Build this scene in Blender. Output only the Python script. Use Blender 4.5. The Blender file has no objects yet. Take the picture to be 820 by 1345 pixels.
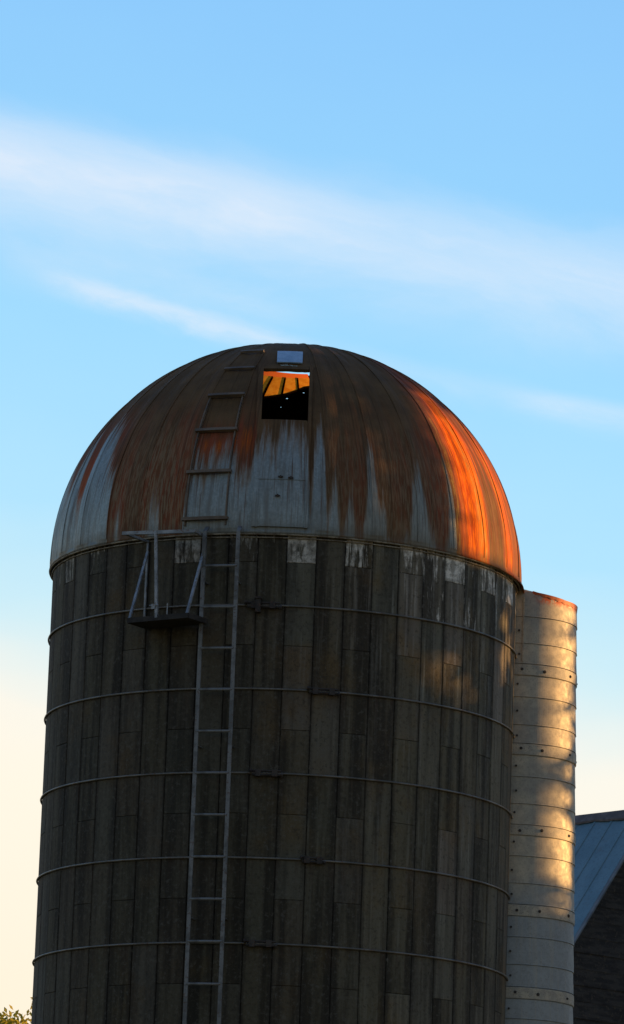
import bpy, math, random
import numpy as np
from mathutils import Matrix, Vector
random.seed(7); rng = np.random.default_rng(11)
R_ = math.radians
scene = bpy.context.scene
col = scene.collection

# ------------------------------------------------------------------ helpers
def tag(o, label=None, cat=None, group=None, kind=None):
    if label: o['label'] = label
    if cat: o['category'] = cat
    if group: o['group'] = group
    if kind: o['kind'] = kind
    return o

def empty(name, loc=(0, 0, 0), parent=None):
    o = bpy.data.objects.new(name, None); col.objects.link(o)
    o.location = loc; o.parent = parent
    o.empty_display_size = .3
    return o

def obj(name, vf, mat, parent=None, loc=(0, 0, 0), smooth=False, attrs=None):
    v, f = vf
    me = bpy.data.meshes.new(name)
    me.from_pydata([tuple(map(float, p)) for p in v], [], f)
    me.materials.append(mat)
    if smooth:
        me.polygons.foreach_set('use_smooth', [True] * len(me.polygons))
    if attrs:
        for k, (dom, arr) in attrs.items():
            a = me.attributes.new(k, 'FLOAT', dom)
            a.data.foreach_set('value', np.asarray(arr, np.float32))
    me.update()
    o = bpy.data.objects.new(name, me); col.objects.link(o)
    o.parent = parent; o.location = loc
    return o

def merge(*vfs):
    V, F = [], []
    for v, f in vfs:
        n = len(V); V += list(v); F += [tuple(i + n for i in q) for q in f]
    return V, F

def box(c, h, m=None):
    """box at centre c, half sizes h, optional 3x3 axes (columns)"""
    ax = np.eye(3) if m is None else np.array(m, float)
    V = [np.array(c) + ax @ (np.array([sx, sy, sz]) * np.array(h))
         for sx in (-1, 1) for sy in (-1, 1) for sz in (-1, 1)]
    F = [(0, 1, 3, 2), (4, 6, 7, 5), (0, 4, 5, 1), (2, 3, 7, 6), (0, 2, 6, 4), (1, 5, 7, 3)]
    return V, F

def sweep(path, prof_fn, closed=False, caps=True):
    """profile (list of points) at each path index"""
    V, F = [], []
    n = None
    for i in range(len(path)):
        pr = prof_fn(i); n = len(pr); V += pr
    m = len(path)
    for i in range(m if closed else m - 1):
        a, b = i * n, ((i + 1) % m) * n
        for k in range(n):
            k2 = (k + 1) % n
            F.append((a + k, a + k2, b + k2, b + k))
    if caps and not closed:
        F.append(tuple(range(n))[::-1]); F.append(tuple(range((m - 1) * n, m * n)))
    return V, F

def tube(p0, p1, r, n=8, r1=None):
    p0, p1 = np.array(p0, float), np.array(p1, float)
    d = p1 - p0; d /= np.linalg.norm(d)
    a = np.cross(d, [0, 0, 1]) if abs(d[2]) < .9 else np.cross(d, [1, 0, 0])
    a /= np.linalg.norm(a); b = np.cross(d, a)
    rr = [r, r if r1 is None else r1]
    return sweep([p0, p1], lambda i: [(p0, p1)[i] + rr[i] * (math.cos(t) * a + math.sin(t) * b)
                                     for t in np.linspace(0, 2 * math.pi, n, endpoint=False)])

def bar(p0, p1, w, h, up=(0, 0, 1)):
    p0, p1 = np.array(p0, float), np.array(p1, float)
    d = p1 - p0; L = np.linalg.norm(d); d /= L
    a = np.cross(d, up); a /= np.linalg.norm(a); b = np.cross(a, d)
    return box((p0 + p1) / 2, (w / 2, h / 2, L / 2), np.stack([a, b, d], 1))

def path_tube(pts, r, n=6):
    pts = [np.array(p, float) for p in pts]
    def prof(i):
        d = pts[min(i + 1, len(pts) - 1)] - pts[max(i - 1, 0)]; d /= np.linalg.norm(d)
        a = np.cross(d, [0, 0, 1]) if abs(d[2]) < .95 else np.cross(d, [1, 0, 0])
        a /= np.linalg.norm(a); b = np.cross(d, a)
        rr = r[i] if hasattr(r, '__len__') else r
        return [pts[i] + rr * (math.cos(t) * a + math.sin(t) * b) for t in np.linspace(0, 2 * math.pi, n, endpoint=False)]
    return sweep(pts, prof)

def P(th, r, z):
    """th in degrees, 0 = towards the viewer, positive = right"""
    t = R_(th); return np.array([r * math.sin(t), -r * math.cos(t), z])

def S(th, lat, r):
    t, l = R_(th), R_(lat)
    return np.array([r * math.cos(l) * math.sin(t), -r * math.cos(l) * math.cos(t), r * math.sin(l)])

# ------------------------------------------------------------------ node helper
class NT:
    def __init__(s, tree): s.t = tree; s.t.nodes.clear()
    def n(s, typ, **kw):
        nd = s.t.nodes.new(typ)
        ins = kw.pop('ins', {})
        for k, v in kw.items(): setattr(nd, k, v)
        for k, v in ins.items(): s.set(nd.inputs[k], v)
        return nd
    def set(s, sock, v):
        if isinstance(v, bpy.types.NodeSocket): s.t.links.new(v, sock)
        else:
            if sock.type in ('RGBA',) and len(v) == 3: v = (*v, 1)
            sock.default_value = v
    def m(s, op, a, b=None, c=None, clamp=False):
        nd = s.t.nodes.new('ShaderNodeMath'); nd.operation = op; nd.use_clamp = clamp
        for i, v in enumerate((a, b, c)):
            if v is not None: s.set(nd.inputs[i], v)
        return nd.outputs[0]
    def noise(s, vec, scale, detail=4, rough=.55, dist=0):
        nd = s.n('ShaderNodeTexNoise', ins={'Vector': vec, 'Scale': scale, 'Detail': detail, 'Roughness': rough, 'Distortion': dist})
        return nd.outputs['Fac']
    def mix(s, f, a, b, blend='MIX'):
        nd = s.t.nodes.new('ShaderNodeMix'); nd.data_type = 'RGBA'; nd.blend_type = blend
        s.set(nd.inputs[0], f); s.set(nd.inputs[6], a); s.set(nd.inputs[7], b)
        return nd.outputs[2]
    def rng(s, v, a, b, c=0., d=1., smooth=True):
        nd = s.n('ShaderNodeMapRange', ins={'Value': v, 'From Min': a, 'From Max': b, 'To Min': c, 'To Max': d})
        nd.interpolation_type = 'SMOOTHSTEP' if smooth else 'LINEAR'
        return nd.outputs[0]
    def ramp(s, v, stops):
        nd = s.t.nodes.new('ShaderNodeValToRGB'); s.set(nd.inputs[0], v)
        e = nd.color_ramp.elements
        while len(e) < len(stops): e.new(.5)
        for i, (p, c) in enumerate(stops): e[i].position = p; e[i].color = (*c, 1)
        return nd.outputs[0]
    def attr(s, name): return s.n('ShaderNodeAttribute', attribute_name=name).outputs['Fac']
    def xyz(s, x, y, z):
        return s.n('ShaderNodeCombineXYZ', ins={0: x, 1: y, 2: z}).outputs[0]
    def objxyz(s):
        c = s.t.nodes.new('ShaderNodeTexCoord').outputs['Object']
        sp = s.n('ShaderNodeSeparateXYZ', ins={0: c})
        return c, sp.outputs[0], sp.outputs[1], sp.outputs[2]

def mat(name):
    m = bpy.data.materials.new(name); m.use_nodes = True
    return m, NT(m.node_tree)

def finish(nt, base, rough=.7, metal=0., bump=None, bstr=.3, bdist=.01, spec=.4):
    bs = nt.n('ShaderNodeBsdfPrincipled')
    nt.set(bs.inputs['Base Color'], base); nt.set(bs.inputs['Roughness'], rough)
    nt.set(bs.inputs['Metallic'], metal); nt.set(bs.inputs['Specular IOR Level'], spec)
    if bump is not None:
        b = nt.n('ShaderNodeBump', ins={'Height': bump, 'Strength': bstr, 'Distance': bdist})
        nt.set(bs.inputs['Normal'], b.outputs[0])
    o = nt.n('ShaderNodeOutputMaterial'); nt.set(o.inputs[0], bs.outputs[0])
    return bs

# ------------------------------------------------------------------ dimensions (metres)
RW, RD, EZ = 2.135, 2.17, 10.035          # wall radius, dome radius, eave height
SUN_AZ, SUN_EL = 108., 11.                # measured from the viewer's side of the silo, to the right
s_dir = np.array([math.cos(R_(SUN_EL)) * math.sin(R_(SUN_AZ)), -math.cos(R_(SUN_EL)) * math.cos(R_(SUN_AZ)), math.sin(R_(SUN_EL))])

# ------------------------------------------------------------------ materials
def theta_of(nt, x, y):
    return nt.m('MULTIPLY', nt.m('ARCTAN2', x, nt.m('MULTIPLY', y, -1.)), 57.29578)

def make_dome_mat():
    m, nt = mat('rusted galvanised roof sheet')
    c, x, y, z = nt.objxyz()
    th = theta_of(nt, x, y)
    lat = nt.m('MULTIPLY', nt.m('ARCSINE', nt.m('DIVIDE', z, RD, clamp=True)), 57.29578)
    tr, red, tan = nt.attr('trans'), nt.attr('red'), nt.attr('tan')
    streak = nt.noise(nt.xyz(nt.m('MULTIPLY', th, .8), nt.m('MULTIPLY', lat, .06), 3.), 1., 5, .62)
    fine = nt.noise(nt.xyz(nt.m('MULTIPLY', th, 2.4), nt.m('MULTIPLY', lat, .22), 9.), 1., 4, .6)
    blotch = nt.noise(c, 3.2, 5, .6); speck = nt.noise(c, 42., 3, .6)
    d = nt.m('SUBTRACT', lat, tr)
    d = nt.m('ADD', d, nt.m('MULTIPLY', nt.m('SUBTRACT', streak, .5), nt.rng(blotch, .3, .7, 9., 22.)))
    d = nt.m('ADD', d, nt.m('MULTIPLY', nt.m('SUBTRACT', fine, .5), 11.))
    long = nt.noise(nt.xyz(nt.m('MULTIPLY', th, 1.5), nt.m('MULTIPLY', lat, .018), 41.), 1., 3, .5)
    d = nt.m('ADD', d, nt.m('MULTIPLY', nt.m('SUBTRACT', long, .5), 14.))
    rust = nt.rng(d, -2.6, 4.2)
    edge = nt.m('MULTIPLY', nt.rng(d, -7., .5), nt.rng(d, 9., 1.))
    # zinc and rust colours, most orange towards the right
    galv = nt.mix(nt.rng(speck, .3, .7), (.24, .275, .27), (.32, .355, .345))
    galv = nt.mix(nt.rng(streak, .45, .68, 0., .8), galv, (.17, .17, .155))
    galv = nt.mix(nt.rng(fine, .5, .7, 0., .6), galv, (.20, .19, .16))
    galv = nt.mix(nt.m('MULTIPLY', edge, .55), galv, (.26, .16, .085))
    galv = nt.mix(nt.rng(th, 8., 16., 0., .75), galv, nt.mix(nt.rng(fine, .4, .6), (.26, .245, .195), (.18, .165, .13)))
    galv = nt.mix(nt.rng(blotch, .5, .7, 0., .35), galv, (.13, .12, .10))
    dark = nt.mix(nt.rng(blotch, .35, .65), (.095, .060, .030), (.14, .085, .040))
    dark = nt.mix(nt.m('MULTIPLY', nt.rng(fine, .5, .75), .5), dark, (.17, .095, .05))
    redc = nt.mix(nt.rng(streak, .40, .66), (.25, .062, .030), (.12, .044, .026))
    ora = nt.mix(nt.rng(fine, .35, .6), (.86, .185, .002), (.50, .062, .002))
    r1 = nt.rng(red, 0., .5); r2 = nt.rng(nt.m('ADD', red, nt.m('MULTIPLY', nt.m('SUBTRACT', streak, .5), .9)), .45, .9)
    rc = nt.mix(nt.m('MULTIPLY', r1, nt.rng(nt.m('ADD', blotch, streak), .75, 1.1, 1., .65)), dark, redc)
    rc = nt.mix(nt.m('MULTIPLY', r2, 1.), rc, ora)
    rc = nt.mix(nt.m('MULTIPLY', tan, nt.rng(fine, .44, .58)), rc, nt.mix(nt.rng(th, 42., 44.), (.26, .20, .12), (.52, .31, .07)))
    run = nt.noise(nt.xyz(nt.m('MULTIPLY', th, 2.1), nt.m('MULTIPLY', lat, .045), 21.), 1., 3, .55)
    reach = nt.rng(nt.m('SUBTRACT', lat, nt.m('MULTIPLY', tr, .25)), -6., 12., .35, 1.)
    galv = nt.mix(nt.m('MULTIPLY', nt.rng(run, .57, .66), nt.m('MULTIPLY', reach, .85)), galv, (.11, .055, .03))
    gap = nt.noise(nt.xyz(nt.m('MULTIPLY', th, 1.6), nt.m('MULTIPLY', lat, .05), 33.), 1., 4, .6)
    rc = nt.mix(nt.m('MULTIPLY', nt.rng(gap, .60, .70), nt.m('MULTIPLY', nt.rng(d, 22., 2.), nt.rng(red, .7, .5, 0., .6))), rc, (.22, .20, .16))
    rc = nt.mix(nt.m('MULTIPLY', nt.rng(long, .56, .66), .45), rc, (.045, .028, .018))
    rc = nt.mix(nt.m('MULTIPLY', nt.rng(run, .60, .72), nt.rng(red, .2, .6, 0., .6)), rc, (.40, .16, .045))
    rc = nt.mix(nt.m('MULTIPLY', nt.m('MULTIPLY', nt.rng(gap, .54, .62), nt.rng(th, 40., 46.)), .6), rc, (.16, .035, .012))
    base = nt.mix(rust, galv, rc)
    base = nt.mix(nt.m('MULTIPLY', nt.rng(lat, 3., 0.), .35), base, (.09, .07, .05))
    rough = nt.rng(rust, 0., 1., .5, .72)
    bump = nt.m('ADD', nt.m('MULTIPLY', speck, .4), nt.m('ADD', fine, nt.m('MULTIPLY', blotch, 2.)))
    finish(nt, base, rough, nt.rng(rust, 0, 1, .35, 0.), bump, .4, .008, .05)
    return m
M_dome = make_dome_mat()

def make_wall_mat():
    m, nt = mat('weathered concrete staves')
    c, x, y, z = nt.objxyz()
    th = theta_of(nt, x, y)
    rnd, lime, tone = nt.attr('rnd'), nt.attr('lime'), nt.attr('tone')
    st = nt.noise(nt.xyz(nt.m('MULTIPLY', th, .28), nt.m('MULTIPLY', z, .42), rnd), 1., 4, .6)
    st2 = nt.noise(nt.xyz(nt.m('MULTIPLY', th, .9), nt.m('MULTIPLY', z, .9), nt.m('MULTIPLY', rnd, 3.)), 1., 5, .65)
    bl = nt.noise(c, 1.6, 4, .6); sp = nt.noise(c, 55., 4, .65); sp2 = nt.noise(c, 14., 4, .6)
    base = nt.mix(nt.rng(st, .38, .62), (.040, .034, .023), (.095, .085, .062))
    base = nt.mix(nt.m('MULTIPLY', nt.rng(rnd, .45, 1.), .65), base, (.125, .118, .10))
    base = nt.mix(nt.m('MULTIPLY', nt.rng(bl, .52, .72), .6), base, (.115, .075, .03))
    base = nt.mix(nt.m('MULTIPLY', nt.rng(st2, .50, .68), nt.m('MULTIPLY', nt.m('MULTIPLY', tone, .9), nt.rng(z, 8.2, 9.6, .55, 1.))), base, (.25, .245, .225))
    base = nt.mix(nt.m('MULTIPLY', nt.rng(st, .55, .3), .55), base, (.022, .02, .017))
    base = nt.mix(.38, base, nt.ramp(nt.m('FRACT', nt.m('MULTIPLY', rnd, 7.3)), [(0., (1.1, 1., .72)), (.35, (.95, 1.02, .95)), (.6, (1.12, .93, .88)), (.85, (1.05, .95, .7)), (1., (.85, .86, .8))]), 'MULTIPLY')
    base = nt.mix(1., base, (1.12, 1.10, 1.02), 'MULTIPLY')
    u = nt.m('FRACT', nt.m('ADD', nt.m('DIVIDE', nt.m('SUBTRACT', th, 7.5), 6.923077), 60.))
    ed = nt.m('MINIMUM', u, nt.m('SUBTRACT', 1., u))
    en = nt.noise(nt.xyz(nt.m('MULTIPLY', th, .35), nt.m('MULTIPLY', z, 1.3), 7.), 1., 5, .65)
    base = nt.mix(nt.m('MULTIPLY', nt.rng(nt.m('ADD', ed, nt.m('MULTIPLY', nt.m('SUBTRACT', en, .5), .5)), .16, -.02), .62), base, (.028, .024, .019))
    hd = nt.m('MULTIPLY', nt.m('FRACT', nt.m('ADD', nt.m('DIVIDE', nt.m('SUBTRACT', 9.361, z), .741), 30.)), .741)
    base = nt.mix(nt.m('MULTIPLY', nt.m('MULTIPLY', nt.rng(hd, .34, .0), nt.rng(st2, .48, .62)), .5), base, (.06, .035, .02))
    chip = nt.noise(nt.xyz(nt.m('MULTIPLY', th, .9), nt.m('MULTIPLY', z, 7.), 2.), 1., 5, .7)
    base = nt.mix(nt.m('MULTIPLY', nt.m('MULTIPLY', nt.rng(chip, .60, .68), nt.rng(ed, .10, .0)), .7), base, (.22, .20, .165))
    # pale lime wash peeling off the short top blocks
    pn = nt.noise(nt.xyz(nt.m('MULTIPLY', th, .62), nt.m('MULTIPLY', z, 2.6), 1.), 1., 6, .72, .3)
    top = nt.rng(z, 9.88, 10.0)
    lm = nt.rng(nt.m('ADD', nt.m('ADD', pn, nt.m('MULTIPLY', lime, .55)), nt.m('MULTIPLY', top, .10)), .72, .84)
    lm = nt.m('MULTIPLY', lm, nt.rng(lime, .02, .1))
    base = nt.mix(nt.m('MULTIPLY', lm, .85), base, nt.mix(nt.rng(sp2, .4, .6), (.66, .61, .52), (.30, .27, .22)))
    base = nt.mix(nt.rng(sp, .58, .75, 0., .35), base, (.17, .16, .14))
    base = nt.mix(nt.rng(sp, .42, .25, 0., .5), base, (.02, .018, .015))
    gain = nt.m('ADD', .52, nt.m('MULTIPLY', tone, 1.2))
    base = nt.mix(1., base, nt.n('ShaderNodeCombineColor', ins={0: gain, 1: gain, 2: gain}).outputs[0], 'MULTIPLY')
    gr = nt.noise(c, 26., 6, .75)
    base = nt.mix(nt.rng(gr, .52, .66, 0., .45), base, (.13, .12, .10))
    base = nt.mix(nt.rng(gr, .48, .36, 0., .5), base, (.025, .022, .018))
    bump = nt.m('ADD', nt.m('MULTIPLY', sp, .5), nt.m('ADD', nt.m('ADD', gr, sp2), bl))
    finish(nt, base, .85, 0., bump, .6, .007, .25)
    return m
M_wall = make_wall_mat()

def simple(name, a, b, scale=8., rough=.6, metal=0., spots=None, stretch=(1, 1, 1), bstr=.25, bdist=.004, lo=.4, hi=.6):
    m, nt = mat(name)
    c, x, y, z = nt.objxyz()
    v = nt.xyz(nt.m('MULTIPLY', x, float(stretch[0])), nt.m('MULTIPLY', y, float(stretch[1])), nt.m('MULTIPLY', z, float(stretch[2])))
    n = nt.noise(v, scale, 5, .6); f = nt.noise(c, scale * 7, 3, .6)
    base = nt.mix(nt.rng(n, lo, hi), a, b)
    if spots: base = nt.mix(nt.rng(f, .55, .68, 0, .8), base, spots)
    finish(nt, base, rough, metal, nt.m('ADD', n, nt.m('MULTIPLY', f, .5)), bstr, bdist)
    return m
M_hoop = simple('dull steel hoop rod', (.10, .095, .08), (.18, .165, .14), 5., .5, .3, (.13, .07, .04))
M_seam = simple('rusty standing seam', (.10, .075, .052), (.17, .125, .085), 5., .6, .1, (.16, .09, .05))
M_bolt = simple('dark iron fittings', (.03, .025, .022), (.06, .05, .042), 9., .7, .2, (.1, .05, .03))
M_lad = simple('grey painted ladder steel', (.11, .115, .115), (.185, .19, .19), 6., .55, .25, (.10, .055, .035), lo=.42, hi=.55, bstr=.5)
M_pipe = simple('pale grey galvanised pipe', (.17, .185, .20), (.28, .30, .32), 6., .5, .4, (.13, .08, .05))
M_deck = simple('dark weathered deck steel', (.018, .016, .014), (.035, .03, .025), 9., .8)
M_plate = simple('bright galvanised plate', (.30, .42, .50), (.38, .50, .58), 12., .42, .3, (.18, .25, .33))
M_eave = simple('pale rusty eave angle', (.16, .13, .095), (.34, .30, .23), 9., .7, .1, (.08, .045, .03), bstr=.5)
M_dark = simple('black inner lining', (.012, .011, .010), (.022, .02, .017), 6., .9)

def make_skylight():
    m, nt = mat('yellowed fibreglass sheet')
    c, x, y, z = nt.objxyz()
    lat = nt.m('MULTIPLY', nt.m('ARCSINE', nt.m('DIVIDE', z, RD, clamp=True)), 57.29578)
    n = nt.noise(c, 14., 4, .6)
    yel = nt.mix(nt.rng(n, .35, .65), (.68, .25, .017), (.54, .16, .008))
    yel = nt.mix(nt.rng(lat, 72.1, 72.6), yel, (.85, .15, .02))  # sunlit rim of the gap, painted as a redder top strip
    tr = nt.n('ShaderNodeBsdfTranslucent', ins={0: yel}); df = nt.n('ShaderNodeBsdfDiffuse', ins={0: yel})
    mx = nt.n('ShaderNodeMixShader', ins={0: .12, 1: tr.outputs[0], 2: df.outputs[0]})
    o = nt.n('ShaderNodeOutputMaterial'); nt.set(o.inputs[0], mx.outputs[0])
    return m
M_sky = make_skylight()

def make_chute_mat():
    m, nt = mat('dull zinc sheet with painted sun warmth')
    c, x, y, z = nt.objxyz()
    sp = nt.noise(c, 60., 3, .6); b = nt.noise(c, 2.4, 5, .6); md = nt.noise(c, 16., 4, .65)
    th = theta_of(nt, x, y)
    st = nt.noise(nt.xyz(nt.m('MULTIPLY', th, .25), nt.m('MULTIPLY', z, .8), 0.), 1., 4, .6)
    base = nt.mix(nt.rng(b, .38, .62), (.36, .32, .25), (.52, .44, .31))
    base = nt.mix(nt.rng(nt.m('ADD', z, nt.m('MULTIPLY', b, .8)), 7.9, 7.3), base, (.31, .325, .31))  # golden sunlight is painted into the upper sheet; greyer zinc below
    base = nt.mix(nt.rng(md, .35, .7, 0., .35), base, (.21, .205, .19))
    base = nt.mix(nt.rng(st, .5, .7, 0., .5), base, (.40, .36, .28))
    base = nt.mix(nt.rng(sp, .5, .72, 0., .35), base, (.14, .13, .11))
    base = nt.mix(nt.m('MULTIPLY', nt.m('MULTIPLY', nt.rng(z, 9.86, 9.93), nt.rng(th, 10., 26.)), nt.rng(md, .38, .52)), base, (.50, .09, .02))
    finish(nt, base, nt.rng(md, .3, .7, .55, .72), .12, nt.m('ADD', nt.m('MULTIPLY', b, 2.), nt.m('ADD', nt.m('MULTIPLY', sp, .4), nt.m('MULTIPLY', md, .5))), .25, .005)
    return m
M_chute = make_chute_mat()
M_band = simple('zinc lap band', (.35, .315, .25), (.47, .41, .30), 14., .65, .05, (.15, .12, .09))
M_rimr = simple('orange rust on rim', (.55, .10, .02), (.40, .09, .03), 12., .6, .1, (.3, .2, .12))

def make_roof_mat():
    m, nt = mat('blue grey roofing metal')
    c, x, y, z = nt.objxyz()
    n = nt.noise(c, 1.4, 4, .6); f = nt.noise(c, 22., 4, .65)
    base = nt.mix(nt.rng(n, .35, .65), (.105, .18, .20), (.14, .225, .245))
    base = nt.mix(nt.rng(f, .5, .72, 0, .6), base, (.055, .085, .11))
    base = nt.mix(nt.rng(nt.noise(c, 5., 5, .7), .56, .7, 0, .55), base, (.12, .13, .13))
    finish(nt, base, .42, .25, nt.m('ADD', n, f), .2, .01)
    return m
M_roof = make_roof_mat()
M_siding = simple('near black weathered boards', (.032, .027, .023), (.062, .052, .043), 2.6, .85, 0., (.10, .075, .05), (1, 1, 5), .5, .02)
M_trim = simple('grey rake trim', (.11, .12, .13), (.16, .17, .18), 4., .6)
M_ridge = simple('rusty ridge cap', (.085, .07, .065), (.14, .11, .10), 5., .7, 0., (.06, .035, .03))
M_glass = simple('dark pane', (.02, .022, .025), (.03, .032, .036), 3., .15)
M_bark = simple('furrowed bark', (.07, .052, .036), (.13, .10, .075), 9., .9, 0., None, (3, 3, .6), .8, .02)

def make_leaf(name, a, b):
    m, nt = mat(name)
    rn = nt.attr('rnd')
    base = nt.mix(rn, a, b)
    df = nt.n('ShaderNodeBsdfDiffuse', ins={0: base})
    tr = nt.n('ShaderNodeBsdfTranslucent', ins={0: base})
    mx = nt.n('ShaderNodeMixShader', ins={0: .4, 1: df.outputs[0], 2: tr.outputs[0]})
    o = nt.n('ShaderNodeOutputMaterial'); nt.set(o.inputs[0], mx.outputs[0])
    return m
M_leaf = make_leaf('dark green leaves', (.030, .055, .014), (.06, .085, .022))
M_leafy = make_leaf('yellow green leaves', (.30, .27, .03), (.55, .45, .06))

def make_ground_mat():
    m, nt = mat('meadow grass ground')
    c, x, y, z = nt.objxyz()
    n = nt.noise(c, .05, 5, .6); f = nt.noise(c, 3., 5, .65)
    base = nt.mix(nt.rng(n, .35, .65), (.045, .065, .02), (.08, .085, .035))
    base = nt.mix(nt.rng(f, .4, .7), base, (.035, .05, .016))
    finish(nt, base, .95, 0., f, .5, .05)
    return m
M_ground = make_ground_mat()

# ------------------------------------------------------------------ ground
obj_ground = tag(obj('ground', ([(-3000, -3000, 0), (3000, -3000, 0), (3000, 3000, 0), (-3000, 3000, 0)], [(0, 1, 2, 3)]), M_ground), kind='structure')

# ------------------------------------------------------------------ the big silo
silo = tag(empty('silo'), 'large dark concrete stave silo with a rusted metal dome, hoops and a ladder', 'silo')

# --- wall: 52 columns of staves, real gaps between them
NS = 52; STEP = 360. / NS; TH0 = 7.5
def wall_mesh():
    V, F, rnd, lime, tone = [], [], [], [], []
    for k in range(NS):
        a0 = TH0 + k * STEP; a1 = a0 + STEP
        A = (k % 2 == 1)                     # short lime-washed block on top
        am = ((a0 + a1) / 2 + 180) % 360 - 180
        if k % 2 == 1: joints = [10.03, 9.75] + [9.75 - .741 * i for i in range(1, 14)]
        else: joints = [10.03] + [9.361 - .741 * i for i in range(0, 13)]
        joints = [j for j in joints if j > .02] + [0.]
        col_r = rng.random(); dr = rng.uniform(-.0035, .0035)
        for j in range(len(joints) - 1):
            zt, zb = joints[j], joints[j + 1]
            g = .002; go = g / RW * 57.3
            dz = .0012
            r = RW + dr + rng.uniform(-.001, .001)
            n0 = len(V)
            b = .006; bo = b / RW * 57.3
            zs = [zb + dz, zb + dz + .004, zt - dz - .004, zt - dz]
            ts = [a0 + go, a0 + go + bo, a1 - go - bo, a1 - go]
            sub = [ts[0], ts[1], ts[1] + (ts[2] - ts[1]) / 3, ts[1] + 2 * (ts[2] - ts[1]) / 3, ts[2], ts[3]]
            for zi, zz in enumerate(zs):
                for ti, t in enumerate(sub):
                    edge = zi in (0, 3) or ti in (0, 5)
                    V.append(P(t, r - ((.009 if ti in (0, 5) else .004) if edge else 0), zz))
            for zi in range(3):
                for ti in range(5):
                    q = n0 + zi * 6 + ti
                    F.append((q, q + 1, q + 7, q + 6))
            br = min(1., max(0., .02 + .75 * rng.random() + .2 * col_r))
            lm = 0.
            if j == 0 and A: lm = np.interp(am, [-90, -68, -60, -48, -38, -30, -23.5, -15, -10, -4, 4, 11, 18, 25, 31.8, 39, 45.6, 52, 59.5, 66, 73], [.3, .3, .5, .2, .25, .3, .5, .3, .28, .3, .75, .5, .62, .4, .45, .5, .7, .4, .5, .4, .55]) * rng.uniform(.85, 1.1)
            elif j == 0: lm = rng.uniform(.05, .34)
            elif j == 1 and A: lm = rng.uniform(.02, .14)
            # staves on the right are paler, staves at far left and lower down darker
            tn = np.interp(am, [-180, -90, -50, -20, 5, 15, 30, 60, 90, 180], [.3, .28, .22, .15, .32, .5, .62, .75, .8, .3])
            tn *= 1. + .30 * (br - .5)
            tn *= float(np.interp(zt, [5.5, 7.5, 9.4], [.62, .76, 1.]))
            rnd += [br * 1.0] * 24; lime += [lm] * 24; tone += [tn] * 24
    return (V, F), dict(rnd=('POINT', rnd), lime=('POINT', lime), tone=('POINT', tone))
vf, at = wall_mesh()
# backing shell and closed top edge behind the gaps
bk = ([P(t, RW - .013, z) for z in (0., 10.03) for t in np.arange(0, 360, 360 / 104)] +
      [P(t, RW - .065, z) for z in (0., 10.03) for t in np.arange(0, 360, 360 / 104)], [])
n = 104
for i in range(n):
    j = (i + 1) % n
    bk[1].append((i, j, n + j, n + i)); bk[1].append((2 * n + j, 2 * n + i, 3 * n + i, 3 * n + j)); bk[1].append((n + i, n + j, 3 * n + j, 3 * n + i))
nb = len(bk[0])
for k in at: at[k] = ('POINT', list(at[k][1]) + [0.] * nb)
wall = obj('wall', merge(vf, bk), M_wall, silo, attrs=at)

# --- hoops
def ring(rad, z, r, n=180, k=8, a0=0, a1=360):
    closed = a1 - a0 >= 360
    ths = np.linspace(a0, a1, n, endpoint=not closed)
    def prof(i):
        return [P(ths[i], rad + r * math.cos(q), z + r * math.sin(q)) for q in np.linspace(0, 2 * math.pi, k, endpoint=False)]
    return sweep(ths, prof, closed)
def lug(th, z, L=11., up=1):
    """splice fitting: two overlapping rod ends in a small iron shoe with nuts"""
    parts = []
    for s, dz in ((-1, .017), (1, -.017)):
        pts = [P(th + s * q, RW + .030, z + dz * min(1, (L / 2 + 1.2 - s * s * 0 - abs(0))/L)) for q in (0,)]
        a = [P(th + t, RW + .032, z + dz) for t in np.linspace(-L * .42, L * .42, 7)]
        parts.append(path_tube(a, .0095, 6))
    for t in (-.24, .24):
        c = P(th + t * L, RW + .026, z); tt = R_(th + t * L)
        ax = np.array([[math.cos(tt), math.sin(tt), 0], [math.sin(tt), -math.cos(tt), 0], [0, 0, 1]]).T
        parts.append(box(c, (.024, .020, .030), ax))
    for s, dz in ((-1, .017), (1, -.017)):
        q0 = P(th + s * L * .42, RW + .032, z + dz); q1 = P(th + s * L * .48, RW + .032, z + dz)
        parts.append(tube(q0, q1, .019, 6))
    return merge(*parts)
lug_at = {1: (-4.5, 9.), 2: (10.2, 8.), 3: (-2.3, 8.), 4: (9.1, 6.), 5: (-2.2, 8.), 0: (24., 7.)}
zs_h = [10.102 - .741 * i for i in range(1, 14)]
hoop_first = None
for i, z in enumerate(zs_h, 1):
    if hoop_first is None:
        h = hoop_first = obj('hoop', ring(RW + .010, 0, .0095), M_hoop, silo, (0, 0, z), True)
    else:
        h = hoop_first.copy(); col.objects.link(h); h.parent = silo; h.location = (0, 0, z)
    t, L = lug_at.get(i, (9. if i % 2 == 0 else -3., 8.))
    obj('hoop_clamp', lug(t, 0, L), M_bolt, h)
tq = R_(-5.6)
obj('junction_box', merge(box(P(-5.6, RW + .045, 9.35), (.022, .032, .060), np.array([[math.cos(tq), math.sin(tq), 0], [math.sin(tq), -math.cos(tq), 0], [0, 0, 1]]).T),
                          box(P(-5.6, RW + .050, 9.416), (.030, .040, .007), np.array([[math.cos(tq), math.sin(tq), 0], [math.sin(tq), -math.cos(tq), 0], [0, 0, 1]]).T)), M_bolt, silo)
# --- eave ring
er = obj('eave_ring', merge(ring(RD - .008, 9.994, .009), ring(RW + .008, 9.968, .006)), M_eave, silo, smooth=True)

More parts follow.
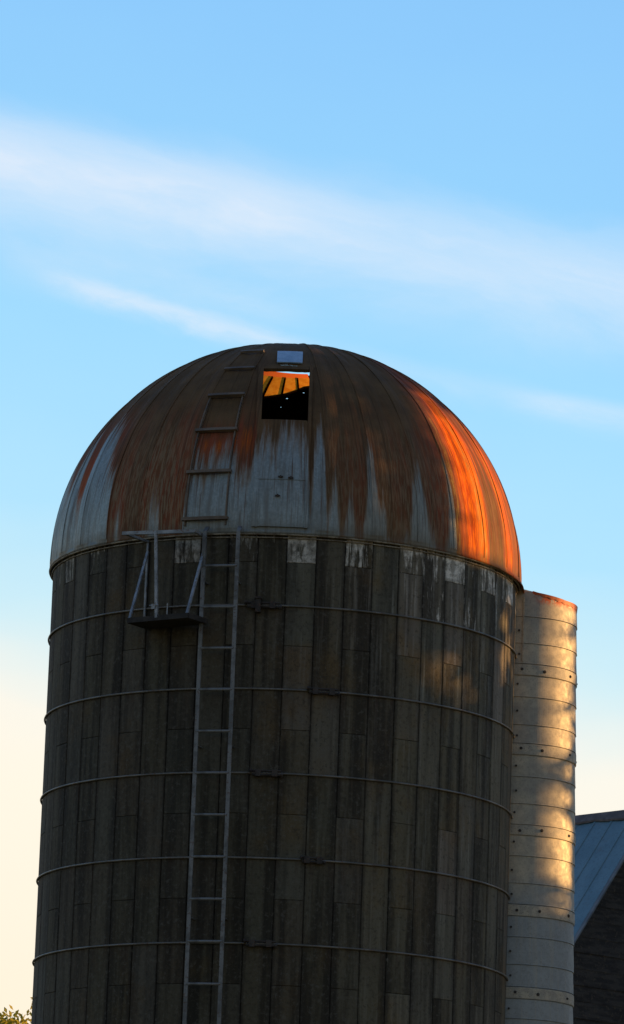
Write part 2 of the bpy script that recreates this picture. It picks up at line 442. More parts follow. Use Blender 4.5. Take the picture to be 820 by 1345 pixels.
# --- dome
SEAMS = [-151.5, -162.5, -173.5, 176., -140, -128.5, -117, -105.5, -94, -80, -68.5, -57.8, -47.2, -36.8, -24.5, -13.5,
         9.3, 20.6, 32.6, 43.4, 55., 67., 78.5, 90., 101.5, 113, 124.5, 136, 147.5, 159.5]
TR = [(-95, 12), (-86, 12), (-82, 16), (-79, 26), (-75, 14), (-70.5, 18), (-69.5, 30), (-66, 30), (-64.5, 12), (-61, 10), (-60.4, 30), (-58, 34),
      (-56, 31), (-53.5, 30), (-52.5, 20), (-50, 17), (-48, 17), (-47, 0), (-45.5, -4), (-44, 5), (-42, -6), (-37, -8), (-35.5, -6), (-34, 6), (-31.5, 4), (-30, -8), (-25, -8),
      (-24.2, 17), (-22, 18), (-20.5, 14), (-19, 19), (-17, 17), (-15.5, 20), (-13.6, 19), (-12.5, 15), (-9, 14), (-8.2, 21), (-5, 22), (-3, 21), (-1.5, 27), (0, 24),
      (3, 23), (5, 21), (5.4, 6), (5.8, 8), (6.2, 19), (7.5, 24), (8.8, 25), (9.2, 10), (9.6, 8), (10.6, 9), (11.4, 18), (12.2, 9), (13.2, 0), (14, 4), (15.3, 13), (16.4, 2), (18, 0),
      (19, 9), (19.6, 20), (20.6, 25), (21.6, 22), (22.2, 5), (23.4, 12), (24.5, 1), (26, -3), (28, 0), (30, 3), (31.6, 15), (33.4, 20), (34.4, 21), (35.4, 9), (37, 5), (39.4, -3),
      (40.6, 0), (41.8, 5), (42.6, 20), (43.8, 22), (44.4, 8), (45.0, -30), (180, -30)]
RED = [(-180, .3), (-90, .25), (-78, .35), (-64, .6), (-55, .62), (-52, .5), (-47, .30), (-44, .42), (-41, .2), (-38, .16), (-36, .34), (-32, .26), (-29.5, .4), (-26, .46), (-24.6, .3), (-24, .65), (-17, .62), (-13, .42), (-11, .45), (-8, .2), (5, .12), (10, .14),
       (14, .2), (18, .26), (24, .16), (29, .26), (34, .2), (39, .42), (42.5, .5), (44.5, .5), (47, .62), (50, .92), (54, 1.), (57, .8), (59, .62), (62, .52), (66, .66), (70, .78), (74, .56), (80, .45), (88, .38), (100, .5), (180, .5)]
def dome_attr(pts):
    out = np.array(pts)
    th = np.degrees(np.arctan2(out[:, 0], -out[:, 1]))
    lat = np.degrees(np.arcsin(np.clip(out[:, 2] / np.linalg.norm(out, axis=1), -1, 1)))
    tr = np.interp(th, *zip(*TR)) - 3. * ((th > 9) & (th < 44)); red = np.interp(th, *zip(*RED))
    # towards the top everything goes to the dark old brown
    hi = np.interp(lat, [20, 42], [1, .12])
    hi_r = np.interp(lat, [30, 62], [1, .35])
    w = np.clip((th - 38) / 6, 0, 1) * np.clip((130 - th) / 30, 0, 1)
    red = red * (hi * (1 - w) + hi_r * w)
    # maroon tongue low between two seams on the right
    tg = np.clip((th - 57) / 1.5, 0, 1) * np.clip((66 - th) / 1.5, 0, 1) * np.clip((27 + 5 * np.sin(th * 2.3) - lat) / 8, 0, 1)
    red = red * (1 - tg) + .22 * tg
    # the stripes of red behind the ladder rungs sit at mid height
    lad = (th > -24.5) & (th < -13.5)
    red = np.where(lad, np.exp(-((lat - 21.) / 6.) ** 2) * .52 + .05, red)
    l2 = (th > -13.5) & (th < -8.5)
    red = np.where(l2, np.exp(-((lat - 22.) / 8.) ** 2) * .5 + .08, red)
    tan = np.interp(th, [-180, -47, -46, -37, -36, -25, -24, 9, 10, 20, 30, 42, 43, 45, 46, 53.5, 54.5, 56, 57, 180],
                    [0, 0, .8, .4, .9, .6, .1, .1, .4, .3, .5, .5, .9, .7, 0, .0, .8, .8, .1, .1]) * np.interp(lat, [0, 18, 34], [1, .7, 0])
    gl = (.95 * np.exp(-((th - 53.6) / .75) ** 2) + .8 * np.exp(-((th - 45.3) / .6) ** 2) + .6 * np.exp(-((th - 66.3) / .5) ** 2)) * np.interp(lat, [30, 48], [1, 0])
    tan = np.maximum(tan, gl)
    return dict(trans=('POINT', tr), red=('POINT', red), tan=('POINT', tan))

def seam_dist(th):
    return min(abs((th - s + 180) % 360 - 180) for s in SEAMS)
def dome_r(th, lat):
    """gores are slightly dished between their seams"""
    d = min(seam_dist(th) / 5.7, 1.)
    k = max(0., math.cos(R_(lat))) ** .7
    r = RD + .024 * (1 - d * d) * k - .017 * k + .014 * math.exp(-((d - 1.) / .13) ** 2) * k
    r += .003 * math.sin(th * .9 + lat * .13) * math.sin(lat * .21 + th * .05)   # hand-made waviness
    return r
DT = .5; NT_ = int(360 / DT)
lats = list(np.arange(0, 89.01, .5)); NL = len(lats)
skylow = lambda th: np.interp(th % 360, [140, 150, 171, 183, 197, 222, 230], [90, 70, 68.6, 65.6, 63.4, 61.2, 90])
def hole(th, lat):
    x = RD * math.cos(R_(lat)) * math.sin(R_(th)); front = abs((th + 180) % 360 - 180) < 60
    if front and -.262 < x < .176 and 28.4 < lat < 48.1: return True      # big hatch opening
    if front and -.105 < x < .045 and 50.9 < lat < 51.6: return True      # slit under the small plate
    t = th % 360
    if 148 < t < 226:
        top = 74.1
        if lat > skylow(t) and lat < top + (t - 170) * .018 + .01 and t > 166: return True         # skylight sheets sit here
        if 148 < t < 224 and top + (t - 170) * .018 < lat < 83: return True   # missing cap piece
    for (a, b) in ((185.6, 60.), (183.1, 63.9), (172.9, 66.2)):
        if abs(t - a) < .26 + (b > 62) * .25 and math.floor(lat * 2) == math.floor(b * 2): return True  # nail holes
    return False
def dome_mesh():
    V, F = [], []
    for inner in (0, 1):
        for la in lats:
            for i in range(NT_):
                th = i * DT - 180
                V.append(S(th, la, dome_r(th, la) - inner * .008))
    top = len(V); V.append((0, 0, RD)); V.append((0, 0, RD - .008))
    N = NT_ * NL
    msk = np.zeros((NL - 1, NT_), bool)
    for j in range(NL - 1):
        for i in range(NT_):
            msk[j, i] = hole((i + .5) * DT - 180, lats[j] + .25)
    for j in range(NL - 1):
        for i in range(NT_):
            if msk[j, i]: continue
            a, b = j * NT_ + i, j * NT_ + (i + 1) % NT_
            c, d = b + NT_, a + NT_
            F.append((a, b, c, d)); F.append((N + b, N + a, N + d, N + c))
            if msk[j, (i + 1) % NT_]: F.append((b, N + b, N + c, c))
            if msk[j, i - 1]: F.append((a, d, N + d, N + a))
            if j > 0 and msk[j - 1, i]: F.append((a, N + a, N + b, b))
            if j < NL - 2 and msk[j + 1, i]: F.append((d, c, N + c, N + d))
    for i in range(NT_):
        a, b = (NL - 1) * NT_ + i, (NL - 1) * NT_ + (i + 1) % NT_
        F.append((a, b, top)); F.append((N + b, N + a, top + 1))
    # flared drip skirt
    n0 = len(V)
    for dz, rr in ((-.012, RD - .002), (-.034, RD + .004), (-.036, RD - .004)):
        for i in range(NT_):
            th = i * DT - 180
            # it hangs out further at the right-hand end, where the fixing has let go
            ex = .034 * max(0, math.cos(R_(th - 90))) ** 8
            V.append(P(th, rr + ex, dz - ex * .9))
    for i in range(NT_):
        j = (i + 1) % NT_
        F.append((n0 + i, n0 + j, j, i))
        F.append((n0 + NT_ + i, n0 + NT_ + j, n0 + j, n0 + i))
        F.append((n0 + 2 * NT_ + i, n0 + 2 * NT_ + j, n0 + NT_ + j, n0 + NT_ + i))
        F.append((N + i, N + j, n0 + 2 * NT_ + j, n0 + 2 * NT_ + i))
    return V, F
vf = dome_mesh()
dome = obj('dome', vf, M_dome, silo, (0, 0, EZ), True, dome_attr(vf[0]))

def meridian_bar(th, l0, l1, w, r0, r1, n=44, jit=0.):
    ls = np.linspace(l0, l1, n)
    t = R_(th); side = np.array([math.cos(t), math.sin(t), 0])
    def prof(i):
        f = min(1., max(.05, (88. - ls[i]) / 22.)); c0 = S(th, ls[i], RD + r0 * f); c1 = S(th, ls[i], RD + r1 * f); ww = w / 2 * (.35 + .65 * f)
        c1 = c1 + side * jit * math.sin(i * .7)
        return [c0 - side * ww, c0 + side * ww, c1 + side * ww * .7, c1 - side * ww * .7]
    return sweep(ls, prof)
for s in SEAMS:
    l1 = 86. if not (145 < s % 360 < 228) else 72.8
    if s in (-24.5, -13.5): l1 = 60
    vf = meridian_bar(s, 0.2, l1, .016, -.028, .012, jit=.002)
    if 145 < s % 360 < 228: vf = meridian_bar(s, 0.2, l1, .020, -.028, .003)
    obj('seam', vf, M_dome, dome, smooth=False, attrs=dome_attr(vf[0]))
_t = np.arange(165.2, 229., .8)
vf = path_tube([S(t, float(skylow(t)) + .1, RD - .012) for t in _t], .016, 5)
obj('skylight_sill', vf, M_dark, dome)
# skylight sheets on the far side (thin translucent sheet, seen through the hatch)
V, F = [], []
ts = np.arange(166, 230.1, 1.)
for t in ts:
    lo = max(60.5, float(skylow(t)) - .6) if t < 228 else 72.
    for q in np.linspace(0, 1, 12): V.append(S(t, lo + (74.75 + (t - 170) * .018 - lo) * q, RD - .004))
for i in range(len(ts) - 1):
    for q in range(11):
        a = i * 12 + q; F.append((a, a + 12, a + 13, a + 1))
obj('skylight_panel', (V, F), M_sky, dome, smooth=True)

def sphere_patch(x0, x1, l0, l1, r, nx, nl, th_in=.006):
    """panel with straight, parallel sides lying on the dome"""
    V, F = [], []
    for k, rr in enumerate((r, r - th_in)):
        for la in np.linspace(l0, l1, nl + 1):
            for x in np.linspace(x0, x1, nx + 1):
                h = rr * math.cos(R_(la)); V.append((x, -math.sqrt(h * h - x * x), rr * math.sin(R_(la))))
    N = (nl + 1) * (nx + 1)
    def ix(k, j, i): return k * N + j * (nx + 1) + i
    for j in range(nl):
        for i in range(nx):
            F.append((ix(0, j, i), ix(0, j, i + 1), ix(0, j + 1, i + 1), ix(0, j + 1, i)))
            F.append((ix(1, j, i + 1), ix(1, j, i), ix(1, j + 1, i), ix(1, j + 1, i + 1)))
    for i in range(nx):
        F.append((ix(0, 0, i + 1), ix(0, 0, i), ix(1, 0, i), ix(1, 0, i + 1)))
        F.append((ix(0, nl, i), ix(0, nl, i + 1), ix(1, nl, i + 1), ix(1, nl, i)))
    for j in range(nl):
        F.append((ix(0, j, 0), ix(0, j + 1, 0), ix(1, j + 1, 0), ix(1, j, 0)))
        F.append((ix(0, j + 1, nx), ix(0, j, nx), ix(1, j, nx), ix(1, j + 1, nx)))
    return V, F
# door panel below the opening: three lapped sheets
pv = [sphere_patch(-.285, .158, a, b, RD + r, 40, 20) for a, b, r in ((.6, 12.2, .020), (12.0, 28.3, .026))]
vf = merge(*pv)
obj('hatch_door', vf, M_dome, dome, smooth=False, attrs=dome_attr(vf[0]))
# frame round door and opening
fr = []
for x0, x1 in ((-.300, -.252), (.160, .192)):
    fr.append(sphere_patch(x0, x1, .5, 50.4, RD + .024, 2, 60, .03))
for l0, l1 in ((27.6, 28.6), (48.0, 49.2)):
    fr.append(sphere_patch(-.280, .153, l0, l1, RD + .022, 20, 2, .03))
vf = merge(*fr)
obj('hatch_frame', vf, M_dome, dome, attrs=dome_attr(vf[0]))
# two small latches on the door
for x, la in ((-.06, 12.8), (.03, 12.6), (-.08, 8.)):
    h = RD * math.cos(R_(la)); c = (x, -math.sqrt(h * h - x * x) - .034, RD * math.sin(R_(la)))
    obj('latch', merge(box(c, (.022, .006, .006)), box((c[0], c[1] - .004, c[2]), (.006, .008, .012))), M_bolt, dome)
obj('vent_cover', sphere_patch(-.138, .092, 51.7, 59.1, RD + .020, 10, 8, .012), M_plate, dome)

# --- ladder on the dome
rl = empty('roof_ladder', (0, 0, EZ), silo)
for t in (-23.9, -14.0):
    vf = meridian_bar(t, 1., 37.5, .015, .004, .030)
    obj('rail', vf, M_seam, rl, attrs=None)
for la in (2.4, 13.9, 25.3, 36.6, 48.3, 58.8):
    ths = np.linspace(-24.6, -13.4, 10); hh = .020 if la < 45 else .004
    def prof(i, la=la, hh=hh):
        c0, c1 = S(ths[i], la - .28, RD + .012), S(ths[i], la - .28, RD + .03 + hh)
        c2, c3 = S(ths[i], la + .45, RD + .03 + hh), S(ths[i], la + .45, RD + .012)
        return [c0, c1, c2, c3]
    obj('rung', sweep(ths, prof), M_seam, rl)

# --- ladder up the wall
ld = empty('ladder', (0, 0, 0), silo)
rl0, rl1 = P(-18.1, 2.27, 0), P(-10.4, 2.27, 0)
for q in (rl0, rl1):
    pts = [q + (0, 0, z) for z in (2.2, 5., 7.2, 9.7)] + [np.array([q[0] * 1.0, q[1] + .0, 9.95])]
    parts = [bar(pts[i], pts[i + 1], .042, .012, (0, 1, 0)) for i in (0,)]
    lo, hi = q + (0, 0, 2.2), q + (0, 0, 10.0)
    out = q / np.linalg.norm(q)
    obj('rail', merge(bar(lo, hi, .034, .014, out), bar(hi - (0, 0, .012), hi + out * -.07 + (0, 0, .05), .034, .012, (0, 0, 1))), M_lad, ld)
    for zb in (9.55, 8.1, 6.6, 5.1, 3.6):
        obj('bracket', bar(q + (0, 0, zb) - out * .01, q * (RW - .004) / 2.27 + (0, 0, zb), .03, .008, (0, 0, 1)), M_lad, ld)
rung0 = None
for k in range(21):
    z = 9.688 - .366 * k
    if rung0 is None:
        rung0 = obj('rung', tube(rl0, rl1, .0125, 8), M_lad, ld, (0, 0, z), True)
    else:
        o = rung0.copy(); col.objects.link(o); o.parent = ld; o.location = (0, 0, z)

# --- hanging platform left of the ladder
TP = R_(-33.); pn = np.array([math.sin(TP), -math.cos(TP), 0]); pu = np.array([math.cos(TP), math.sin(TP), 0])
def Q(u, w, z): return pu * u + pn * w + np.array([0, 0, z])
pf = empty('platform', (0, 0, 0), silo)
obj('deck', merge(box(Q(.30, 2.30, 9.19), (.315, .145, .012), np.stack([pu, pn, [0, 0, 1]], 1)),
                  bar(Q(-.02, 2.455, 9.198), Q(.62, 2.455, 9.198), .012, .045, (0, 0, 1)),
                  bar(Q(-.02, 2.145, 9.198), Q(.62, 2.145, 9.198), .012, .045, (0, 0, 1)),
                  bar(Q(-.02, 2.15, 9.198), Q(-.02, 2.45, 9.198), .012, .045, (0, 0, 1)),
                  bar(Q(.62, 2.15, 9.198), Q(.62, 2.45, 9.198), .012, .045, (0, 0, 1))), M_deck, pf)
obj('brace', bar(Q(0., 2.45, 9.21), Q(-.04, 2.16, 9.87), .024, .016, pn), M_pipe, pf)
obj('brace', bar(Q(.605, 2.45, 9.21), Q(.565, 2.16, 9.85), .024, .016, pn), M_pipe, pf)
obj('post', bar(Q(-.045, 2.16, 9.2), Q(-.045, 2.155, 9.97), .018, .014, pn), M_pipe, pf)
obj('post', bar(Q(.29, 2.455, 9.2), Q(.245, 2.455, 9.975), .026, .018, pn), M_pipe, pf)
obj('post', bar(Q(.56, 2.14, 9.4), Q(.56, 2.14, 9.97), .016, .014, pn), M_pipe, pf)
obj('handrail', bar(Q(-.11, 2.455, 9.985), Q(.66, 2.44, 9.945), .030, .026, pn), M_pipe, pf)
obj('handrail', bar(Q(-.10, 2.45, 9.99), Q(-.05, 2.15, 9.965), .026, .022), M_pipe, pf)
obj('handrail', bar(Q(.655, 2.44, 9.94), Q(.50, 2.12, 9.985), .026, .022), M_pipe, pf)
obj('gusset', merge(box(Q(.262, 2.47, 9.30), (.018, .006, .022), np.stack([pu, pn, [0, 0, 1]], 1)), tube(Q(.22, 2.468, 9.31), Q(.31, 2.468, 9.31), .007)), M_pipe, pf)
obj('peg', tube(Q(.40, 2.455, 9.22), Q(.40, 2.455, 9.32), .005), M_pipe, pf)

# ------------------------------------------------------------------ the narrow metal silo tube beside it
CX, CY = 2.172, .50
chute = tag(empty('narrow_silo', (CX, CY, 0)), 'narrow pale zinc-clad cylinder with bolted bands, behind the right side of the big silo', 'silo')
def CR(z): return .55 + (9.95 - z) * .0135
ths = np.concatenate([np.linspace(-14, 196, 90)])
def ztop(t): return float(np.interp(t, [-14, 4, 18, 32, 50, 90], [.07, .055, .028, .016, 0., 0.]))
def shell(rings):
    V, F = [], []
    for (z, r) in rings:
        for t in ths: V.append(P(t, r, z + (ztop(t) if z > 9.9 else 0.)))
    n = len(ths)
    for j in range(len(rings) - 1):
        for i in range(n - 1):
            a = j * n + i; F.append((a, a + 1, a + n + 1, a + n))
    return V, F
lines = [9.94, 9.75, 9.50, 9.31, 9.20, 9.00, 8.74, 8.57, 8.46, 8.26, 8.01, 7.82, 7.72, 7.53, 7.28, 7.09, 6.98, 6.79, 6.54, 6.34, 6.23, 6.05, 5.80, 5.61, 5.5]
while lines[-1] > .8: lines += [lines[-1] - .2, lines[-1] - .45, lines[-1] - .64, lines[-1] - .74]
lines = [l for l in lines if l > .05] + [0.]
rings = [(9.955, CR(9.95) - .012)]
for a, b in zip(lines[:-1], lines[1:]):
    d = rng.uniform(0, .0015)
    rings += [(a + .0, CR(a) + d), (b + .012, CR(b) + .006 + d), (b + .004, CR(b) + .008 + d), (b + .002, CR(b) - .004)]
outer = shell(rings[::-1])
inner = shell([(9.955, CR(9.95) - .012), (0, CR(0) - .03)])
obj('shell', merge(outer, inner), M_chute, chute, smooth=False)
sd = math.sin(R_(16)) * .56
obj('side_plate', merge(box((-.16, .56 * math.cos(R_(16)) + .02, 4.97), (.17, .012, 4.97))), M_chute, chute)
bands = [(9.31, 9.20), (8.57, 8.46), (7.82, 7.72), (7.09, 6.98), (6.34, 6.23), (5.61, 5.50)]
bolt0 = None
def put_bolt(th, z, parent, s=1.):
    global bolt0
    if bolt0 is None:
        bolt0 = obj('bolt', merge(tube((0, .004, 0), (0, -.012, 0), .010, 6), tube((0, 0, 0), (0, -.004, 0), .015, 10)), M_bolt, parent)
        o = bolt0
    else:
        o = bolt0.copy(); col.objects.link(o); o.parent = parent
    o.location = P(th, CR(z) + .011, z); o.rotation_euler = (0, 0, R_(th)); o.scale = (s, 1, s)
for zt, zb in bands:
    V, F = [], []
    def prof_ring(z, r): return [P(t, r, z) for t in ths]
    rr = [(zb + .006, CR(zb) + .009), (zb + .008, CR(zb) + .011), (zt - .008, CR(zt) + .011), (zt - .006, CR(zt) + .009)]
    obj('band', shell(rr), M_band, chute)
    for t in (4, 25, 60, 96, 132, 170): put_bolt(t + rng.uniform(-1, 1), (zt + zb) / 2 + rng.uniform(-.01, .01), chute, rng.uniform(.8, 1.1))
for z in (9.62, 9.40, 9.12, 8.87, 8.64, 8.36, 8.13, 7.93, 7.66, 7.40, 7.18, 6.88, 6.66, 6.44, 6.14, 5.92):
    put_bolt(-.5 + rng.uniform(-1, 1), z, chute, .7)
obj('angle_strip', bar((.55 * math.sin(R_(3.6)), -.55 * math.cos(R_(3.6)) - .014, 9.94), (CR(9.1) * math.sin(R_(3.6)), -CR(9.1) * math.cos(R_(3.6)) - .014, 9.33), .012, .012, (0, 1, 0)), M_band, chute)
rt = np.linspace(12, 150, 60)
def prof(i):
    r = .55; w = .02 + .022 * max(0, math.sin((rt[i] - 12) / 138 * math.pi)) + .006 * math.sin(i * 1.7)
    return [P(rt[i], r + .006, 9.955 - w + ztop(rt[i])), P(rt[i], r + .010, 9.955 + ztop(rt[i])), P(rt[i], r - .014, 9.962 + ztop(rt[i])), P(rt[i], r - .014, 9.93 + ztop(rt[i]))]
obj('rim', sweep(rt, prof), M_rimr, chute)

# ------------------------------------------------------------------ barn
FPX, PITCH, ROLL = 6063., R_(12.277), R_(2.0724)
CAM = np.array([.2265, -41.70, 1.6])
AL = R_(42.8); dvec = np.array([-math.sin(AL), math.cos(AL), 0]); gvec = np.array([math.cos(AL), math.sin(AL), 0])
G = np.array([6.25, 40.0, 14.117]); BL = 10.; PIT = math.tan(R_(52.8)); HW = 4.1
barn = tag(empty('barn', (G[0], G[1], 0)), 'dark boarded barn with a blue grey metal gable roof behind the narrow silo', 'barn')
def B(l, g, z): return dvec * l + gvec * g + np.array([0, 0, z])
ev = G[2] - HW * PIT
# walls: lapped boards on the near gable, plain boxes elsewhere but one closed body
wf = []
body_v = [B(l, g, z) for l in (.12, BL - .1) for (g, z) in ((-HW + .25, 0), (HW - .25, 0), (HW - .25, ev + .15), (0, G[2] - .12), (-HW + .25, ev + .15))]
body_f = [(4, 3, 2, 1, 0), (5, 6, 7, 8, 9), (0, 1, 6, 5), (1, 2, 7, 6), (4, 9, 8, 3), (3, 8, 7, 2), (0, 5, 9, 4)]
wf.append((body_v, body_f))
z = 0.
while z < G[2] - .3:
    h = .285 + rng.uniform(-.02, .02)
    half = min(HW - .25, max(.1, (G[2] - .12 - z) / PIT - .02)); half2 = min(HW - .25, max(.05, (G[2] - .12 - z - h) / PIT - .02))
    # boards of uneven length along a course
    g = -half
    while g < half - .05:
        L = min(rng.uniform(2.4, 5.5), half - g)
        g1 = g + L
        o0, o1 = rng.uniform(.014, .026), rng.uniform(.004, .010)
        ga, gb = max(g, -half2), min(g1, half2)
        if gb > ga:
            V = [B(.12 - o0, g + .004, z - .01), B(.12 - o0, g1 - .004, z - .01), B(.12 - o1, gb - .004, z + h), B(.12 - o1, ga + .004, z + h),
                 B(.121, g + .004, z - .01), B(.121, g1 - .004, z - .01), B(.121, gb - .004, z + h), B(.121, ga + .004, z + h)]
            wf.append((V, [(0, 3, 2, 1), (0, 1, 5, 4), (1, 2, 6, 5), (2, 3, 7, 6), (3, 0, 4, 7)]))
        g = g1
    z += h
obj('wall', merge(*wf), M_siding, barn)
# roof: two ribbed sheets
def roof_sheet(sg):
    V, F = [], []
    pitch = .43; xs = []
    l = -.28
    while l < BL + .2:
        xs += [(l, 0), (l + pitch - .06, 0), (l + pitch - .045, .012), (l + pitch - .015, .012)]
        l += pitch
    nrm = np.array([0, 0, 1.]) * math.cos(math.atan(PIT)) + gvec * sg * math.sin(math.atan(PIT))
    ds = [0, HW / 2, HW + .35]
    for lower in (0, 1):
        for d in ds:
            for (l, h) in xs:
                V.append(B(l, sg * d, G[2] - d * PIT) + nrm * (h + (.0 if not lower else -.05 - h)))
    n = len(xs); N = n * len(ds)
    for j in range(len(ds) - 1):
        for i in range(n - 1):
            a = j * n + i; F.append((a, a + 1, a + n + 1, a + n)); F.append((N + a + 1, N + a, N + a + n, N + a + n + 1))
    for i in range(n - 1): a = (len(ds) - 1) * n + i; F.append((a, a + 1, N + a + 1, N + a))
    for j in range(len(ds) - 1):
        F.append((j * n, (j + 1) * n, N + (j + 1) * n, N + j * n)); F.append((j * n + n - 1, N + j * n + n - 1, N + (j + 1) * n + n - 1, (j + 1) * n + n - 1))
    return V, F
roof = obj('roof', merge(roof_sheet(-1), roof_sheet(1)), M_roof, barn)
# ridge cap with an uneven lower edge
V, F = [], []
ls = np.arange(-.34, BL + .25, .12)
for l in ls:
    w = .115 + .008 * math.sin(l * 5) + rng.uniform(-.009, .009)
    for sg in (-1, 0, 1): V.append(B(l, sg * w, G[2] + .055 - abs(sg) * w * PIT + .01))
    for sg in (1, 0, -1): V.append(B(l, sg * w, G[2] + .02 - abs(sg) * w * PIT + .01))
for i in range(len(ls) - 1):
    for k in range(6): a = i * 6 + k; b = i * 6 + (k + 1) % 6; F.append((a, a + 6, b + 6, b))
F += [tuple(range(6)), tuple(range((len(ls) - 1) * 6, len(ls) * 6))[::-1]]
obj('ridge_cap', (V, F), M_ridge, roof)
for sg in (-1, 1):
    obj('rake_trim', bar(B(-.30, 0, G[2] - .03), B(-.30, sg * (HW + .34), G[2] - .03 - (HW + .34) * PIT), .03, .11, dvec), M_trim, roof)

# ------------------------------------------------------------------ trees
def leaf_cloud(cs, size, rsd):
    cs = np.asarray(cs); n = len(cs)
    a = rsd.normal(size=(n, 3)); a /= np.linalg.norm(a, axis=1)[:, None]
    b = rsd.normal(size=(n, 3)); b -= (a * b).sum(1)[:, None] * a; b /= np.linalg.norm(b, axis=1)[:, None]
    s = size * rsd.uniform(.6, 1.25, n)[:, None]
    V = np.stack([cs - a * s, cs - b * s * .45 , cs + a * s, cs + b * s * .45], 1).reshape(-1, 3)
    F = [tuple(range(4 * i, 4 * i + 4)) for i in range(n)]
    rn = np.repeat(rsd.random(n), 4)
    return (V, F), dict(rnd=('POINT', rn))
def tree(name, x, y, h, label, group, leaves_pts, leaf_mat, size, nlimb=9, seed=1, spread=2.2, trunk_r=.22):
    rs = np.random.default_rng(seed)
    t = tag(empty(name, (x, y, 0)), label, 'tree', group)
    th = h * .8
    pts = [np.array([.25 * math.sin(k * 1.1 + seed), .2 * math.cos(k * .9 + seed), th * k / 7]) for k in range(8)]
    pts[0] = np.array([0, 0, 0.])
    prts = [path_tube(pts, [trunk_r * (1 - .11 * k) for k in range(8)], 10)]
    for k in range(nlimb):
        i = 2 + k % 5; p0 = pts[i]
        a = rs.uniform(0, 2 * math.pi); L = spread * rs.uniform(.5, 1.)
        d = np.array([math.cos(a), math.sin(a), rs.uniform(.4, .9)])
        prts.append(path_tube([p0, p0 + d * L * .4 + (0, 0, .1), p0 + d * L * .75 + (0, 0, .3), p0 + d * L + (0, 0, .6)],
                              [trunk_r * .4, trunk_r * .28, trunk_r * .17, trunk_r * .07], 7))
    obj('trunk', merge(*prts), M_bark, t)
    vf, at = leaf_cloud(np.asarray(leaves_pts) - np.array([x, y, 0]), size, rs)
    obj('crown', vf, leaf_mat, t, attrs=at)
    return t
def crown_pts(c, rad, n, rs, clumps=26):
    """leaf centres in clumps spread through an ellipsoid"""
    c = np.array(c); rad = np.array(rad)
    out = []
    for k in range(clumps):
        v = rs.normal(size=3); v /= np.linalg.norm(v); v *= rs.uniform(.35, 1.) ** .6
        cc = c + v * rad * .85; cr = rad.mean() * rs.uniform(.16, .34)
        m = n // clumps
        w = rs.normal(size=(m, 3)); w /= np.linalg.norm(w, axis=1)[:, None]; w *= rs.uniform(.3, 1., (m, 1)) ** .5
        out.append(cc + w * cr)
    return np.concatenate(out)
rs = np.random.default_rng(5)
# sunlit tree whose top shows at lower left, and a sprig that peeps out beside the wall
tp = crown_pts((-4.55, 25., 6.55), (1.9, 1.8, 1.75), 9000, rs, 60)
tip = np.array([-3.95, 25., 8.42]) + rs.normal(size=(260, 3)) * (.16, .3, .07)
tip2 = np.array([-3.62, 25., 8.34]) + rs.normal(size=(220, 3)) * (.10, .3, .09)
spr = np.array([-3.52, 24.9, 8.70]) + rs.normal(size=(40, 3)) * (.018, .1, .045)
spt = np.array([[-3.46 + .0, 24.9, 8.2 + .05 * k] for k in range(10)]) + rs.normal(size=(10, 3)) * .02
tp = np.concatenate([tp[(tp[:, 2] < 8.42 - .12 * np.maximum(0, tp[:, 0] + 3.4))], tip, tip2, spr, spt])
tree('leafy_tree', -4.4, 25., 8.3, 'yellow green sunlit treetop just left of the big silo', None, tp, M_leafy, .045, 12, 3, 1.9)

# shade trees to the right (out of frame): their crowns break up the low sun
def first_hit(p):
    best = None
    d = -s_dir
    # big wall
    def cyl(cx, cy, r, z0, z1, tagn):
        nonlocal best
        ox, oy = p[0] - cx, p[1] - cy
        a = d[0] ** 2 + d[1] ** 2; b = ox * d[0] + oy * d[1]; q = b * b - a * (ox * ox + oy * oy - r * r)
        if q < 0: return
        t = (-b - math.sqrt(q)) / a; h = p + d * t
        if t > 0 and z0 <= h[2] <= z1 and (best is None or t < best[0]):
            best = (t, tagn, math.degrees(math.atan2(h[0] - cx, -(h[1] - cy))), h[2])
    cyl(0, 0, RW, 0, EZ, 'w'); cyl(CX, CY, .57, 0, 9.95, 'c')
    o = p - np.array([0, 0, EZ]); b = o @ d; q = b * b - (o @ o - RD * RD)
    if q >= 0:
        t = -b - math.sqrt(q); h = o + d * t
        if t > 0 and h[2] >= 0 and (best is None or t < best[0]):
            best = (t, 'd', math.degrees(math.atan2(h[0], -h[1])), math.degrees(math.asin(min(1, h[2] / RD))))
    return best
def gau(a, a0, sa, b, b0, sb): return math.exp(-((a - a0) / sa) ** 2 - ((b - b0) / sb) ** 2)
def lit(k, th, v):
    """how much sun gets through the foliage to this spot"""
    if k == 'd':
        e = 46.5
        f = min(1, max(0, (th - 44.5) / 5.))
        if th < 110: f *= min(1, max(.0, (51 - v) / 15))
        return f
    if k == 'w':
        f = .55 * gau(th, 45, 5., v, 8.86, .22) + .15 * gau(th, 38, 4, v, 8.75, .15) + .55 * gau(th, 71, 5, v, 9.35, .35)
        return min(1, f)
    f = (1.0 * gau(th, 36, 42, v, 9.62, .19) + .6 * gau(th, 40, 50, v, 9.85, .14) + .55 * gau(th, 25, 45, v, 9.32, .16)
         + .95 * gau(th, 38, 28, v, 8.86, .26) + .55 * gau(th, 15, 30, v, 8.60, .13) + 1. * gau(th, 36, 26, v, 7.62, .23)
         + .4 * gau(th, 20, 35, v, 8.05, .22) + .45 * gau(th, 8, 20, v, 8.15, .12) + .3 * gau(th, 30, 50, v, 7.15, .3))
    f = (f + .22) * 1.1 if v > 7.1 else f
    f *= 1.05 * (1. - .62 * min(1., max(0., (th - 44.) / 16.)))
    return min(1, f)
